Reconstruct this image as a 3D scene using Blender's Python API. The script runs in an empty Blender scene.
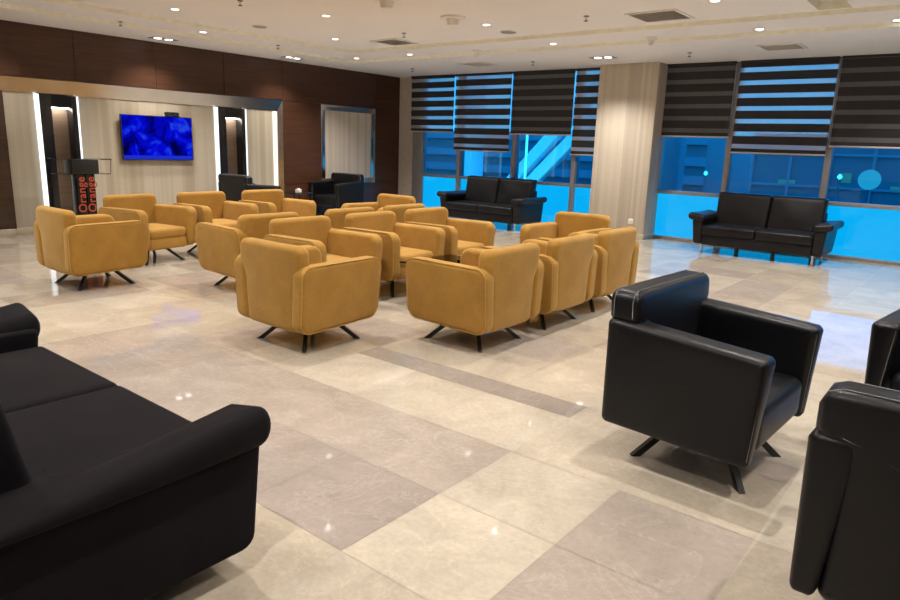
import bpy, bmesh, math, random
from mathutils import Vector, Matrix
random.seed(7)
PI = math.pi
sc = bpy.context.scene
col = sc.collection
EYE = 1.5

# ------------------------------------------------------------------ materials
def s2l(c):
    return tuple(((v / 255) / 12.92 if v / 255 <= .04045 else ((v / 255 + .055) / 1.055) ** 2.4) for v in c)

class N:
    """small node-tree builder"""
    def __init__(s, name):
        s.m = bpy.data.materials.new(name); s.m.use_nodes = True
        s.t = s.m.node_tree; s.t.nodes.clear()
        s.out = s.n('ShaderNodeOutputMaterial')
    def n(s, typ, **kw):
        x = s.t.nodes.new(typ)
        for k, v in kw.items(): setattr(x, k, v)
        return x
    def l(s, a, b): s.t.links.new(a, b)
    def coord(s, scale=(1, 1, 1), kind='Object', rot=(0, 0, 0)):
        tc = s.n('ShaderNodeTexCoord'); mp = s.n('ShaderNodeMapping')
        mp.inputs['Scale'].default_value = scale; mp.inputs['Rotation'].default_value = rot
        s.l(tc.outputs[kind], mp.inputs['Vector']); return mp.outputs['Vector']
    def noise(s, vec, scale, detail=4, rough=.5, dist=0):
        x = s.n('ShaderNodeTexNoise'); x.inputs['Scale'].default_value = scale
        x.inputs['Detail'].default_value = detail; x.inputs['Roughness'].default_value = rough
        x.inputs['Distortion'].default_value = dist
        s.l(vec, x.inputs['Vector']); return x.outputs['Fac']
    def ramp(s, fac, stops, interp='LINEAR'):
        x = s.n('ShaderNodeValToRGB'); x.color_ramp.interpolation = interp
        e = x.color_ramp.elements
        while len(e) < len(stops): e.new(.5)
        for i, (p, c) in enumerate(stops):
            e[i].position = p; e[i].color = (*c, 1) if len(c) == 3 else c
        s.l(fac, x.inputs['Fac']); return x.outputs['Color']
    def mix(s, fac, a, b, mode='MIX'):
        x = s.n('ShaderNodeMix', data_type='RGBA', blend_type=mode)
        for v, i in ((fac, 0), (a, 6), (b, 7)):
            if hasattr(v, 'is_output'): s.l(v, x.inputs[i])
            elif i == 0: x.inputs[0].default_value = v
            else: x.inputs[i].default_value = (*v, 1)
        return x.outputs[2]
    def math(s, op, a, b=0.0, c=None):
        x = s.n('ShaderNodeMath', operation=op)
        for i, v in enumerate((a, b) if c is None else (a, b, c)):
            if hasattr(v, 'is_output'): s.l(v, x.inputs[i])
            else: x.inputs[i].default_value = v
        return x.outputs[0]
    def bsdf(s, color, rough=.5, metal=0, spec=.5, bump=None, bump_s=.1, bump_d=.01, sheen=0, coat=0, sheen_tint=None, coat_rough=.1):
        b = s.n('ShaderNodeBsdfPrincipled')
        for v, k in ((color, 'Base Color'), (rough, 'Roughness'), (metal, 'Metallic'), (spec, 'Specular IOR Level')):
            if hasattr(v, 'is_output'): s.l(v, b.inputs[k])
            else: b.inputs[k].default_value = (*v, 1) if k == 'Base Color' else v
        b.inputs['Sheen Weight'].default_value = sheen
        if sheen_tint: b.inputs['Sheen Tint'].default_value = (*sheen_tint, 1)
        b.inputs['Coat Weight'].default_value = coat
        b.inputs['Coat Roughness'].default_value = coat_rough
        if bump is not None:
            bp = s.n('ShaderNodeBump'); bp.inputs['Strength'].default_value = bump_s
            bp.inputs['Distance'].default_value = bump_d
            s.l(bump, bp.inputs['Height']); s.l(bp.outputs['Normal'], b.inputs['Normal'])
        return b.outputs[0]
    def done(s, shader): s.l(shader, s.out.inputs['Surface']); return s.m

def plain(name, c, rough=.5, metal=0, spec=.5, var=.06, scale=9, bump_s=0.0, **kw):
    k = N(name); v = k.coord()
    f = k.noise(v, scale)
    a = tuple(max(0, x * (1 - var)) for x in c); b = tuple(min(1, x * (1 + var)) for x in c)
    cc = k.ramp(f, [(.3, a), (.7, b)])
    if bump_s: return k.done(k.bsdf(cc, rough, metal, spec, bump=k.noise(v, scale * 14, 3), bump_s=bump_s, bump_d=.004, **kw))
    return k.done(k.bsdf(cc, rough, metal, spec, **kw))

def emit(name, c, strength):
    k = N(name); e = k.n('ShaderNodeEmission'); e.inputs['Color'].default_value = (*c, 1)
    e.inputs['Strength'].default_value = strength; return k.done(e.outputs[0])

M = {}
def suede(name, lo, hi):
    k = N(name); v = k.coord()
    big = k.noise(v, 5, 4, .6, .4); fine = k.noise(v, 160, 2)
    c = k.ramp(big, [(.3, lo), (.7, hi)])
    c = k.mix(.10, c, k.ramp(fine, [(.35, (0, 0, 0)), (.65, (1, 1, 1))]), 'OVERLAY')
    return k.done(k.bsdf(c, .82, 0, .25, bump=fine, bump_s=.12, bump_d=.002, sheen=.35, sheen_tint=(1, .8, .45)))
M['mustard'] = suede('mustard_suede', (.315, .160, .026), (.395, .207, .036))
M['mustard_pipe'] = plain('mustard_piping', (.46, .26, .06), .8)
def leather(name, c, rough=.38):
    k = N(name); v = k.coord()
    f = k.noise(v, 4, 4); fine = k.noise(v, 260, 3)
    cc = k.ramp(f, [(.3, tuple(x * .8 for x in c)), (.7, tuple(x * 1.25 for x in c))])
    return k.done(k.bsdf(cc, k.math('MULTIPLY_ADD', f, .12, rough - .06), 0, .3, bump=k.math('ADD', fine, k.math('MULTIPLY', f, 2.0)), bump_s=.12, bump_d=.003))
M['leather'] = leather('black_leather', (.0065, .0065, .008))
M['stitch'] = plain('grey_stitching', (.16, .16, .16), .7)
M['velvet'] = suede('charcoal_velvet', (.0042, .0033, .0042), (.0075, .0062, .0072))
M['velvet'].node_tree.nodes['Principled BSDF'].inputs['Sheen Weight'].default_value = .03
M['velvet'].node_tree.nodes['Principled BSDF'].inputs['Specular IOR Level'].default_value = .12
M['velvet'].node_tree.nodes['Principled BSDF'].inputs['Sheen Tint'].default_value = (.6, .5, .6, 1)
M['blackmetal'] = plain('black_painted_steel', (.012, .012, .013), .35)
M['chrome'] = plain('chrome', (.75, .75, .76), .12, 1)
M['steel'] = plain('brushed_steel', (.62, .60, .57), .2, 1)
M['alu'] = plain('grey_aluminium', (.30, .30, .31), .45, .3)
M['black'] = plain('black_lacquer', (.012, .011, .012), .22)
M['plastic'] = plain('black_plastic', (.015, .015, .016), .4)
M['ventback'] = plain('vent_backing', (.26, .25, .24), .8)
M['white'] = plain('white_plastic', (.80, .78, .74), .45)
M['ceil'] = plain('ceiling_paint', (.83, .815, .815), .85, var=.015, scale=1.2)
M['cove'] = plain('cream_step_paint', (.95, .93, .78), .7)
M['wallpaint'] = plain('beige_paint', (.55, .49, .42), .8)
M['skirt'] = plain('stone_skirting', (.50, .43, .33), .35)
M['led'] = emit('led_white', (.92, .97, 1.0), 1.5)
M['nichelamp'] = emit('niche_lamp', (1, .95, .86), 16)
M['ledwarm'] = emit('led_warm', (1.0, .93, .78), 1.4)
M['lamp'] = emit('lamp_lens', (1.0, .95, .87), 6)
M['orange'] = emit('orange_lettering', (.72, .13, .06), .5)

def wallpaper(name, a, b, c, axis_scale):
    k = N(name)
    st = k.noise(k.coord(axis_scale), 1.0, 2, .6)
    lin = k.noise(k.coord((3, 3, 140)), 1.0, 2)
    cc = k.ramp(st, [(.34, a), (.46, b), (.54, a), (.66, c)])
    cc = k.mix(.05, cc, k.ramp(lin, [(.3, (.25, .25, .25)), (.7, (.75, .75, .75))]), 'OVERLAY')
    return k.done(k.bsdf(cc, .7, 0, .3))
M['paper'] = wallpaper('striped_wallpaper', (.42, .36, .265), (.48, .425, .335), (.375, .315, .235), (4, 4, .04))
M['colpaper'] = wallpaper('striped_column_cladding', (.52, .45, .36), (.60, .53, .43), (.47, .405, .33), (6, 6, .04))
def wood(name, a, b, rough=.28):
    k = N(name)
    g = k.noise(k.coord((1.2, 1.2, 26)), 1.6, 6, .6, .3); big = k.noise(k.coord((.5, .5, 1.4)), 1.0, 2)
    c = k.ramp(g, [(.3, a), (.7, b)])
    c = k.mix(.35, c, k.ramp(big, [(.35, (.3, .3, .3)), (.65, (.7, .7, .7))]), 'OVERLAY')
    return k.done(k.bsdf(c, rough, 0, .45, bump=g, bump_s=.03, bump_d=.002))
M['wood'] = wood('mahogany_panelling', (.050, .021, .011), (.088, .038, .020))
M['nichewood'] = wood('niche_veneer', (.20, .14, .095), (.28, .20, .14), .4)
M['darkpanel'] = wood('dark_gloss_panel', (.055, .034, .022), (.085, .055, .038), .2)

# floor: one marble, tile tone carried by the tiles themselves
k = N('polished_marble'); v = k.coord()
at = k.n('ShaderNodeAttribute', attribute_name='tone')
cloud = k.noise(v, 2.2, 6, .62, .8)
c = k.mix(.5, at.outputs['Color'], k.ramp(cloud, [(.25, (.30, .30, .30)), (.75, (.70, .70, .70))]), 'OVERLAY')
vn = k.noise(v, 1.7, 8, .68, 1.6)
vein = k.ramp(k.math('ABSOLUTE', k.math('SUBTRACT', vn, .5)), [(.0, (1, 1, 1)), (.016, (0, 0, 0))])
c = k.mix(k.math('MULTIPLY', vein, .12), c, (.78, .70, .58))
speck = k.noise(v, 38, 5, .7)
c = k.mix(.22, c, k.ramp(speck, [(.3, (.3, .3, .3)), (.7, (.68, .68, .68))]), 'OVERLAY')
M['marble'] = k.done(k.bsdf(c, k.math('MULTIPLY_ADD', cloud, .045, .02), 0, .5))
M['grout'] = plain('grout', (.30, .26, .21), .6)

def glassmat(name, tint, refl_rough=.02):
    k = N(name); tr = k.n('ShaderNodeBsdfTransparent'); tr.inputs['Color'].default_value = (*tint, 1)
    gl = k.n('ShaderNodeBsdfGlossy'); gl.inputs['Roughness'].default_value = refl_rough
    fr = k.n('ShaderNodeFresnel'); fr.inputs['IOR'].default_value = 1.45
    mx = k.n('ShaderNodeMixShader'); k.l(fr.outputs[0], mx.inputs[0]); k.l(tr.outputs[0], mx.inputs[1]); k.l(gl.outputs[0], mx.inputs[2])
    return k.done(mx.outputs[0])
M['glass'] = glassmat('tinted_window_glass', (.22, .86, 1.0))
M['clear'] = glassmat('clear_glass', (.86, .92, .90))
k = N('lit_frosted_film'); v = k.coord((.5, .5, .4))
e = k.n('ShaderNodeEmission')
k.l(k.ramp(k.noise(v, 1.3, 2), [(.3, (.0, .42, .95)), (.7, (.005, .50, 1.0))]), e.inputs['Color']); e.inputs['Strength'].default_value = 1.0  # emission stands in for outside light coming through the film
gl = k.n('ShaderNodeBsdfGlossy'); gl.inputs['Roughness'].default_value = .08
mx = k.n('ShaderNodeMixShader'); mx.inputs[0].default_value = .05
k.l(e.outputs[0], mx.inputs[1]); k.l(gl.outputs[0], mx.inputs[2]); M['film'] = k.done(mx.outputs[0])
def sheer(name, tr_f, tint):
    k = N(name); tr = k.n('ShaderNodeBsdfTransparent'); tr.inputs['Color'].default_value = (*tint, 1)
    tl = k.n('ShaderNodeBsdfTranslucent'); tl.inputs['Color'].default_value = (.92, .95, .96, 1)
    df = k.n('ShaderNodeBsdfDiffuse'); df.inputs['Color'].default_value = (.85, .86, .88, 1)
    m1 = k.n('ShaderNodeMixShader'); m1.inputs[0].default_value = .6
    k.l(tl.outputs[0], m1.inputs[1]); k.l(df.outputs[0], m1.inputs[2])
    m2 = k.n('ShaderNodeMixShader'); m2.inputs[0].default_value = tr_f
    k.l(m1.outputs[0], m2.inputs[1]); k.l(tr.outputs[0], m2.inputs[2]); return k.done(m2.outputs[0])
M['sheer'] = sheer('sheer_blind_mesh', .58, (1.0, .90, .82))
M['sheerclosed'] = plain('overlapped_blind_mesh', (.115, .116, .122), .9)
M['opaque'] = plain('blackout_blind_fabric', (.030, .028, .030), .9, bump_s=.05)
M['rail'] = plain('blind_rail', (.58, .58, .58), .4, .2)
M['smoked'] = glassmat('smoked_table_glass', (.10, .10, .11))
# tv picture: abstract blue footage with dark blobs and a bright ticker
k = N('tv_picture'); v = k.coord((1, 1, 1))
n1 = k.noise(v, 3.4, 5, .6, .6)
c = k.ramp(n1, [(.36, (.0, .0, .05)), (.47, (.001, .002, .45)), (.56, (.002, .004, .95)), (.72, (.03, .12, 1.0))])
sx = k.n('ShaderNodeSeparateXYZ'); k.l(v, sx.inputs[0])
tick = k.math('LESS_THAN', sx.outputs['Z'], -.285)
c = k.mix(tick, c, (.015, .04, .85))
e = k.n('ShaderNodeEmission'); k.l(c, e.inputs['Color']); e.inputs['Strength'].default_value = .72
M['tv'] = k.done(e.outputs[0])
# outside
M['outwall'] = plain('outside_concrete', (.30, .32, .34), .8)
M['outdark'] = plain('outside_dark_facade', (.17, .19, .21), .5)
M['outmid'] = plain('outside_mid_facade', (.28, .30, .33), .6)
M['outlight'] = plain('outside_painted_steel', (.80, .82, .84), .6)
M['outlamp'] = emit('outside_lamp', (.75, .95, 1), 2.2)
M['litwin'] = emit('lit_office_window', (.55, .75, .85), .3)
M['asphalt'] = plain('asphalt', (.10, .11, .12), .8)

# ------------------------------------------------------------------ mesh tools
class MB:
    def __init__(s): s.v = []; s.f = []; s.sm = []; s.mi = []
    def add(s, vs, fs, smooth=False, mi=0, xf=None):
        o = len(s.v)
        s.v += [tuple(xf @ Vector(p)) if xf else tuple(p) for p in vs]
        for f in fs: s.f.append(tuple(i + o for i in f)); s.sm.append(smooth); s.mi.append(mi)
        return s
    def box(s, x0, x1, y0, y1, z0, z1, mi=0, xf=None):
        v = [(x, y, z) for z in (z0, z1) for y in (y0, y1) for x in (x0, x1)]
        f = [(0, 2, 3, 1), (4, 5, 7, 6), (0, 1, 5, 4), (2, 6, 7, 3), (0, 4, 6, 2), (1, 3, 7, 5)]
        return s.add(v, f, False, mi, xf)
    def bbox(s, x0, x1, y0, y1, z0, z1, b=.005, mi=0):
        """box with rounded edges"""
        return s.slab(rpoly([(x0, y0), (x1, y0), (x1, y1), (x0, y1)], min(b, .49 * min(x1 - x0, y1 - y0)), 2), z0, z1, min(b, .49 * (z1 - z0)), 'z', n=2, mi=mi)
    def slab(s, out, t0, t1, r, axis='x', n=4, puff0=0, puff1=0, warp=None, mi=0):
        """closed 2D outline (CCW) swept t0..t1 along axis with rounded rims and gently puffed caps"""
        P0 = [Vector(p) for p in out]; P = []
        L = max(max(p.x for p in P0) - min(p.x for p in P0), max(p.y for p in P0) - min(p.y for p in P0)) / 9
        for i, p in enumerate(P0):
            q = P0[(i + 1) % len(P0)]; k_ = max(1, int(round((q - p).length / L))) if (puff0 or puff1 or warp) else 1
            P += [p.lerp(q, j / k_) for j in range(k_)]
        m = len(P)
        nr = []
        for i in range(m):
            a = (P[i] - P[i - 1]); b = (P[(i + 1) % m] - P[i])
            na = Vector((a.y, -a.x)).normalized(); nb = Vector((b.y, -b.x)).normalized()
            q = na + nb
            q = q / max(.35, q.length_squared / 2) if q.length > 1e-6 else na
            nr.append(q)
        cx = sum(p.x for p in P) / m; cy = sum(p.y for p in P) / m; C = Vector((cx, cy))
        rings = []
        I_ = [P[i] - nr[i] * r for i in range(m)]
        bx0, bx1 = min(p.x for p in I_), max(p.x for p in I_); by0, by1 = min(p.y for p in I_), max(p.y for p in I_)
        def hump(p):
            U = (2 * p.x - bx0 - bx1) / max(1e-6, bx1 - bx0); V = (2 * p.y - by0 - by1) / max(1e-6, by1 - by0)
            return (max(0, 1 - U * U) * max(0, 1 - V * V)) ** 1.6
        def capring(sc_, t, pf):
            return [(p, t + pf * hump(p)) for p in [C + (I_[i] - C) * sc_ for i in range(m)]]
        for q in (.2, .4, .6, .8): rings.append(capring(q, t0, -puff0))
        for i in range(n + 1):
            th = PI / 2 * i / n
            rings.append([(P[j] - nr[j] * r * (1 - math.sin(th)), t0 + r * (1 - math.cos(th))) for j in range(m)])
        for i in range(n, -1, -1):
            th = PI / 2 * i / n
            rings.append([(P[j] - nr[j] * r * (1 - math.sin(th)), t1 - r * (1 - math.cos(th))) for j in range(m)])
        for q in (.8, .6, .4, .2): rings.append(capring(q, t1, puff1))
        def to3(p, t):
            v = {'x': (t, p[0], p[1]), 'y': (p[0], t, p[1]), 'z': (p[0], p[1], t)}[axis]
            return warp(*v) if warp else v
        vs = [to3(p, t) for R in rings for p, t in R]
        a = len(vs); vs.append(to3(C, t0 - puff0 * hump(C))); vs.append(to3(C, t1 + puff1 * hump(C)))
        fs = []
        K = len(rings)
        for q in range(K - 1):
            for j in range(m):
                j2 = (j + 1) % m
                fs.append((q * m + j, q * m + j2, (q + 1) * m + j2, (q + 1) * m + j))
        for j in range(m):
            fs.append((a, (j + 1) % m, j)); fs.append((a + 1, (K - 1) * m + j, (K - 1) * m + (j + 1) % m))
        if axis == 'y': fs = [tuple(reversed(f)) for f in fs]
        return s.add(vs, fs, True, mi)
    def tube(s, path, r, closed=False, n=6, mi=0):
        P = [Vector(p) for p in path]; m = len(P); vs = []; fs = []
        up = None
        for i in range(m):
            if closed: d = P[(i + 1) % m] - P[i - 1]
            else: d = P[min(i + 1, m - 1)] - P[max(i - 1, 0)]
            d.normalize()
            if up is None: up = Vector((0, 0, 1)) if abs(d.z) < .9 else Vector((1, 0, 0))
            a = (up - d * up.dot(d))
            if a.length < 1e-5: a = d.orthogonal()
            a.normalize(); up = a; b = d.cross(a)
            for q in range(n):
                t = 2 * PI * q / n; vs.append(P[i] + a * (r * math.cos(t)) + b * (r * math.sin(t)))
        for i in range(m if closed else m - 1):
            for q in range(n):
                fs.append((i * n + q, ((i + 1) % m) * n + q, ((i + 1) % m) * n + (q + 1) % n, i * n + (q + 1) % n))
        if not closed: fs += [tuple(range(n - 1, -1, -1)), tuple((m - 1) * n + q for q in range(n))]
        for f in fs: pass
        return s.add(vs, [tuple(reversed(f)) for f in fs], True, mi)
    def lathe(s, prof, n=24, cx=0, cy=0, mi=0):
        """profile of (r,z) from bottom to top around z"""
        vs = []; fs = []; m = len(prof)
        for (r, z) in prof:
            for q in range(n):
                t = 2 * PI * q / n; vs.append((cx + r * math.cos(t), cy + r * math.sin(t), z))
        for i in range(m - 1):
            for q in range(n):
                fs.append((i * n + q, i * n + (q + 1) % n, (i + 1) * n + (q + 1) % n, (i + 1) * n + q))
        fs.append(tuple(range(n - 1, -1, -1))); fs.append(tuple((m - 1) * n + q for q in range(n)))
        return s.add(vs, fs, False, mi)
    def build(s, name, mat, parent=None, loc=None, rotz=0):
        me = bpy.data.meshes.new(name); me.from_pydata(s.v, [], s.f)
        me.polygons.foreach_set('use_smooth', s.sm); me.polygons.foreach_set('material_index', s.mi)
        for m in (mat if isinstance(mat, (list, tuple)) else [mat]): me.materials.append(m)
        me.update()
        o = bpy.data.objects.new(name, me); col.objects.link(o)
        if parent: o.parent = parent
        if loc: o.location = loc
        o.rotation_euler.z = rotz
        return o

def rpoly(pts, rad, n=5):
    """closed polygon with filleted corners; rad is one radius or one per corner"""
    m = len(pts); rr = rad if isinstance(rad, (list, tuple)) else [rad] * m; out = []
    for i in range(m):
        p = Vector(pts[i]); a = Vector(pts[i - 1]) - p; b = Vector(pts[(i + 1) % m]) - p
        r = rr[i]
        if r <= 1e-5: out.append(tuple(p)); continue
        la, lb = a.length, b.length; a.normalize(); b.normalize()
        ang = a.angle(b); d = min(r / math.tan(ang / 2), la * .49, lb * .49); r2 = d * math.tan(ang / 2)
        c = p + (a + b).normalized() * (r2 / math.sin(ang / 2))
        v0 = p + a * d - c; v1 = p + b * d - c
        t0 = math.atan2(v0.y, v0.x); t1 = math.atan2(v1.y, v1.x); dt = (t1 - t0 + PI) % (2 * PI) - PI
        for q in range(n + 1):
            t = t0 + dt * q / n; out.append((c.x + r2 * math.cos(t), c.y + r2 * math.sin(t)))
    return out

def tag(o, label, cat, group=None, kind=None):
    if label: o['label'] = label
    if cat: o['category'] = cat
    if group: o['group'] = group
    if kind: o['kind'] = kind
    return o
def empty(name, loc=(0, 0, 0), rotz=0):
    o = bpy.data.objects.new(name, None); col.objects.link(o); o.empty_display_size = .1
    o.location = loc; o.rotation_euler.z = rotz; return o
def struct(o, label=None, cat=None):
    o['kind'] = 'structure'
    if label: o['label'] = label
    if cat: o['category'] = cat
    return o
def copy_tree(o, parent=None):
    c = o.copy(); col.objects.link(c)
    if parent: c.parent = parent
    for ch in list(o.children): copy_tree(ch, c)
    return c

# ------------------------------------------------------------------ room
XL, YW, ZC = -11.1, 11.88, 2.985          # wood wall, window wall, ceiling edge
XR, YB = 6.0, -4.0
T = .585
# floor tiles (tone = colour of the stone itself)
cream, pale, tan, pink, grey, dark = (.50, .435, .345), (.54, .48, .39), (.45, .38, .305), (.42, .36, .31), (.36, .31, .275), (.32, .28, .245)
ys = [1.537 + .577 * i for i in range(-11, 1)] + [2.115, 2.69, 3.285, 3.51] + [3.51 + .585 * i for i in range(1, 16)]
xs = [-1.70 + T * i for i in range(-18, 15)]
special = {}
def tone_at(x, y):
    if -2.9 < x < -1.70 and 1.5 < y < 2.1: return grey
    if -4.1 < x < -1.70 and 2.1 < y < 2.68: return pink
    if -5.2 < x < -2.9 and 1.5 < y < 2.1: return pink
    if -3.4 < x < -1.70 and 2.7 < y < 3.28: return pale
    if -3.2 < x < -1.70 and 3.28 < y < 3.51: return dark
    if -3.4 < x < -1.70 and 3.51 < y < 4.1: return cream
    if -1.70 < x < -1.1: return pale if y < 2.7 else cream
    if -1.1 < x < -.5 and y < 2.7: return pink
    if -.55 < x < 0 and y < 2.6: return cream
    if -2.9 < x < -1.70 and y < 1.5: return cream
    return None
fm = MB(); tones = []
for j in range(len(ys) - 1):
    i = 0; off = random.choice((0, 0, 1))
    while i < len(xs) - 1:
        n = 1
        xm = (xs[i] + xs[i + 1]) / 2; ym = (ys[j] + ys[j + 1]) / 2
        t = tone_at(xm, ym)
        if t is None: t = random.choice((cream, cream, pale, pale, tan, pink, cream))
        jit = random.uniform(.80, .885); t = (t[0] * jit, t[1] * jit * .985, t[2] * jit * .98)
        g = .0011
        x0, x1, y0, y1 = xs[i] + g, xs[i + n] - g, ys[j] + g, ys[j + 1] - g
        x0 = max(x0, XL - .3); x1 = min(x1, XR); y0 = max(y0, YB); y1 = min(y1, YW + .1)
        if x1 > x0 and y1 > y0:
            fm.add([(x0, y0, 0), (x1, y0, 0), (x1, y1, 0), (x0, y1, 0)], [(0, 1, 2, 3)]); tones.append(t)
        i += n
fm.box(XL - .3, XR, YB, YW + .1, -.1, -.0012, mi=1); tones += [(.3, .26, .2)] * 6
fl = fm.build('floor', [M['marble'], M['grout']])
ca = fl.data.color_attributes.new('tone', 'FLOAT_COLOR', 'CORNER')
for p, t in zip(fl.data.polygons, tones):
    for li in p.loop_indices: ca.data[li].color = (*t, 1)
struct(fl, 'polished beige and grey marble tile floor', 'floor')

# stepped ceiling: edge, band, centre
c = MB()
Y1, Y2, X1, X2 = 9.46, 8.70, -10.0, -9.30
ZB, ZM, ZT = 3.032, 3.082, 3.5
c.box(XL - .4, XR, Y1, YW + .3, ZC, ZT); c.box(XL - .4, X1, YB, Y1, ZC, ZT)
c.box(X1, XR, Y2, Y1, ZB, ZT); c.box(X1, X2, YB, Y2, ZB, ZT)
hx0, hx1, hy0, hy1 = -1.86, -1.52, 7.2, 8.66
c.box(X2, hx0, YB, Y2, ZM, ZT); c.box(hx1, XR, YB, Y2, ZM, ZT)
c.box(hx0, hx1, YB, hy0, ZM, ZT); c.box(hx0, hx1, hy1, Y2, ZM, ZT); c.box(hx0, hx1, hy0, hy1, ZM + .22, ZT)
e = .003
for (a, b, y, z0, z1) in ((X1, XR, Y1, ZC, ZB), (X2, XR, Y2, ZB, ZM)): c.box(a, b, y - e, y, z0, z1, mi=1)
for (x, y1_, z0, z1) in ((X1, Y1, ZC, ZB), (X2, Y2, ZB, ZM)): c.box(x, x + e, YB, y1_, z0, z1, mi=1)
c.box(hx0, hx0 + e, hy0, hy1, ZM, ZM + .22, mi=1); c.box(hx0, hx1, hy1 - e, hy1, ZM, ZM + .22, mi=1); c.box(hx1 - e, hx1, hy0, hy1, ZM, ZM + .22, mi=1)
c.box(hx0 + .06, hx1 - .06, hy0, hy1 - .16, ZM + .06, ZM + .10)
struct(c.build('ceiling', [M['ceil'], M['cove']]), 'pale stepped plaster ceiling', 'ceiling')

# wood wall with recess for the feature wall
w = MB()
OY0, OY1, OZ = 2.2, 8.548, 2.245
seams = [YB, -2.0, 0., 1.2, 2.2, 3.47, 4.738, 6.004, 7.274, 8.553, 9.496, 11.07, YW + .1]
g = .004
for a, b in zip(seams[:-1], seams[1:]):
    inside = a >= OY0 - .01 and b <= OY1 + .02
    zs = [(OZ + .005, ZC)] if inside else [(0, .64), (.64, OZ + .005), (OZ + .005, ZC)]
    for z0, z1 in zs: w.box(XL - .05, XL, a + g, b - g, z0 + g, z1 - (0 if z1 == ZC else g))
    for z0, z1 in zs: w.box(XL - .4, XL - .05, a, b, z0, z1, mi=1)
w.box(XL - .5, XL - .4, YB, YW + .1, 0, ZC, mi=1)
struct(w.build('wall_left', [M['wood'], M['black']]), 'dark mahogany panelled wall', 'wall')

# feature wall inside the steel frame
DEP = .06; XF = XL - DEP
NICHES = [(4.165, 4.745), (7.095, 7.72)]
f = MB()
def fw(y0, y1, z0=0, z1=OZ): f.box(XL - .4, XF, y0, y1, z0, z1)
cuts = [(3.74, NICHES[0][0]), (NICHES[0][1], NICHES[1][0]), (NICHES[1][1], OY1)]
for a, b in cuts: fw(a, b)
struct(f.build('wall_feature', M['paper']), 'beige striped wallpaper feature wall', 'wall')
b = MB(); b.bbox(XF - .01, XF + .03, 3.70, NICHES[0][0] - .002, 0, .10, .004); b.bbox(XF - .01, XF + .03, NICHES[0][1] + .002, NICHES[1][0] - .002, 0, .10, .004)
b.bbox(XF - .01, XF + .03, NICHES[1][1] + .002, OY1 - .04, 0, .10, .004); b.bbox(XF - .01, XL + .012, 2.2, 3.70, 0, .10, .004)
struct(b.build('baseboard_left', M['skirt']), 'stone skirting', 'skirting')
d = MB(); d.box(XL - .3, XL - .02, 2.2, 3.735, .10, 2.04); d.box(XL - .02, XL, 2.23, 3.705, .13, 2.02)
struct(d.build('trim_1', M['darkpanel']), 'dark glossy wood panel at the far left end of the feature wall', 'panel')

fr = empty('steel_surround', (XL, 5.4, 0)); tag(fr, 'wide brushed steel frame around the striped television wall', 'frame')
def quadprism(mb, y0, y1, z0, z1, iy0, iy1, iz0, iz1): pass
t = MB()
z_in = 2.042; y_in = 8.457
# splayed top band
t.add([(0, OY0 - 5.394, OZ), (0, OY1 - 5.4, OZ), (-.048, y_in - 5.4, z_in), (-.048, OY0 - 5.394, z_in), (-.0595, OY0 - 5.394, OZ), (-.0595, OY1 - 5.4, OZ), (-.0595, y_in - 5.4, z_in), (-.0595, OY0 - 5.394, z_in)],
      [(0, 3, 2, 1), (4, 5, 6, 7), (0, 1, 5, 4), (3, 7, 6, 2), (0, 4, 7, 3), (1, 2, 6, 5)])
t.build('top_band', M['steel'], fr)
t = MB()
t.add([(0, OY1 - 5.4, 0), (0, OY1 - 5.4, OZ), (-.048, y_in - 5.4, z_in), (-.048, y_in - 5.4, 0), (-.0595, OY1 - 5.4, 0), (-.0595, OY1 - 5.4, OZ), (-.0595, y_in - 5.4, z_in), (-.0595, y_in - 5.4, 0)],
      [(0, 1, 2, 3), (4, 7, 6, 5), (0, 4, 5, 1), (2, 6, 7, 3), (1, 5, 6, 2), (0, 3, 7, 4)])
t.build('side_band', M['steel'], fr)
t = MB(); t.box(XF - XL + .0008, XF - XL + .02, 8.35 - 5.4, 8.435 - 5.4, 0.02, 2.035); t.build('led_strip', M['ledwarm'], fr)

def niche(y0, y1, label, wl):
    o = empty('display_niche', (XL, y0, 0)); tag(o, label, 'niche', 'lit niches in the feature wall')
    W = y1 - y0; H = 2.035; zt = 1.86
    m = MB(); a0, a1 = .19, W - .10
    m.bbox(-.3, .0, .03, a0, 0, H, .004); m.bbox(-.3, .0, a1, W - .03, 0, H, .004); m.box(-.29, -.0005, a0 - .004, a1 + .004, zt, H - .001)
    m.box(-.32, -.28, .03, W - .03, 0, H)
    m.build('surround', M['black'], o)
    m = MB(); m.box(-.28, -.2, a0, a1, 0, zt); m.build('back_panel', M['nichewood'], o)
    m = MB(); m.box(-.19, -.05, a0 + .02, a1 - .02, zt - .012, zt - .001); m.build('niche_light', M['nichelamp'], o)
    m = MB(); m.box(-.058, .004, -wl + .03, .028, 0.0, H); m.build('led_strip', M['led'], o)
    m = MB(); m.box(-.2, .004, W - .022, W - .004, 0, H); m.build('led_strip', M['led'], o)
    return o
niche(*NICHES[0], 'tall black framed lit niche behind the lectern', .05)
niche(*NICHES[1], 'tall black framed lit niche to the right of the television', .048)

# small steel framed panel
pf = empty('wall_panel', (XL, 9.488, .63)); tag(pf, 'rectangular striped fabric panel in a steel frame on the wood wall', 'wall panel')
PW, PH = 11.06 - 9.488, 2.24 - .63
m = MB()
for (y0, y1, z0, z1) in ((0, PW, PH - .11, PH), (0, PW, 0, .11), (0, .105, .11, PH - .11), (PW - .14, PW, .11, PH - .11)): m.bbox(0, .03, y0, y1, z0, z1, .004)
m.build('frame', M['steel'], pf)
m = MB(); m.box(0, .015, .105, PW - .14, .11, PH - .11); m.build('panel', M['colpaper'], pf)

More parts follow.
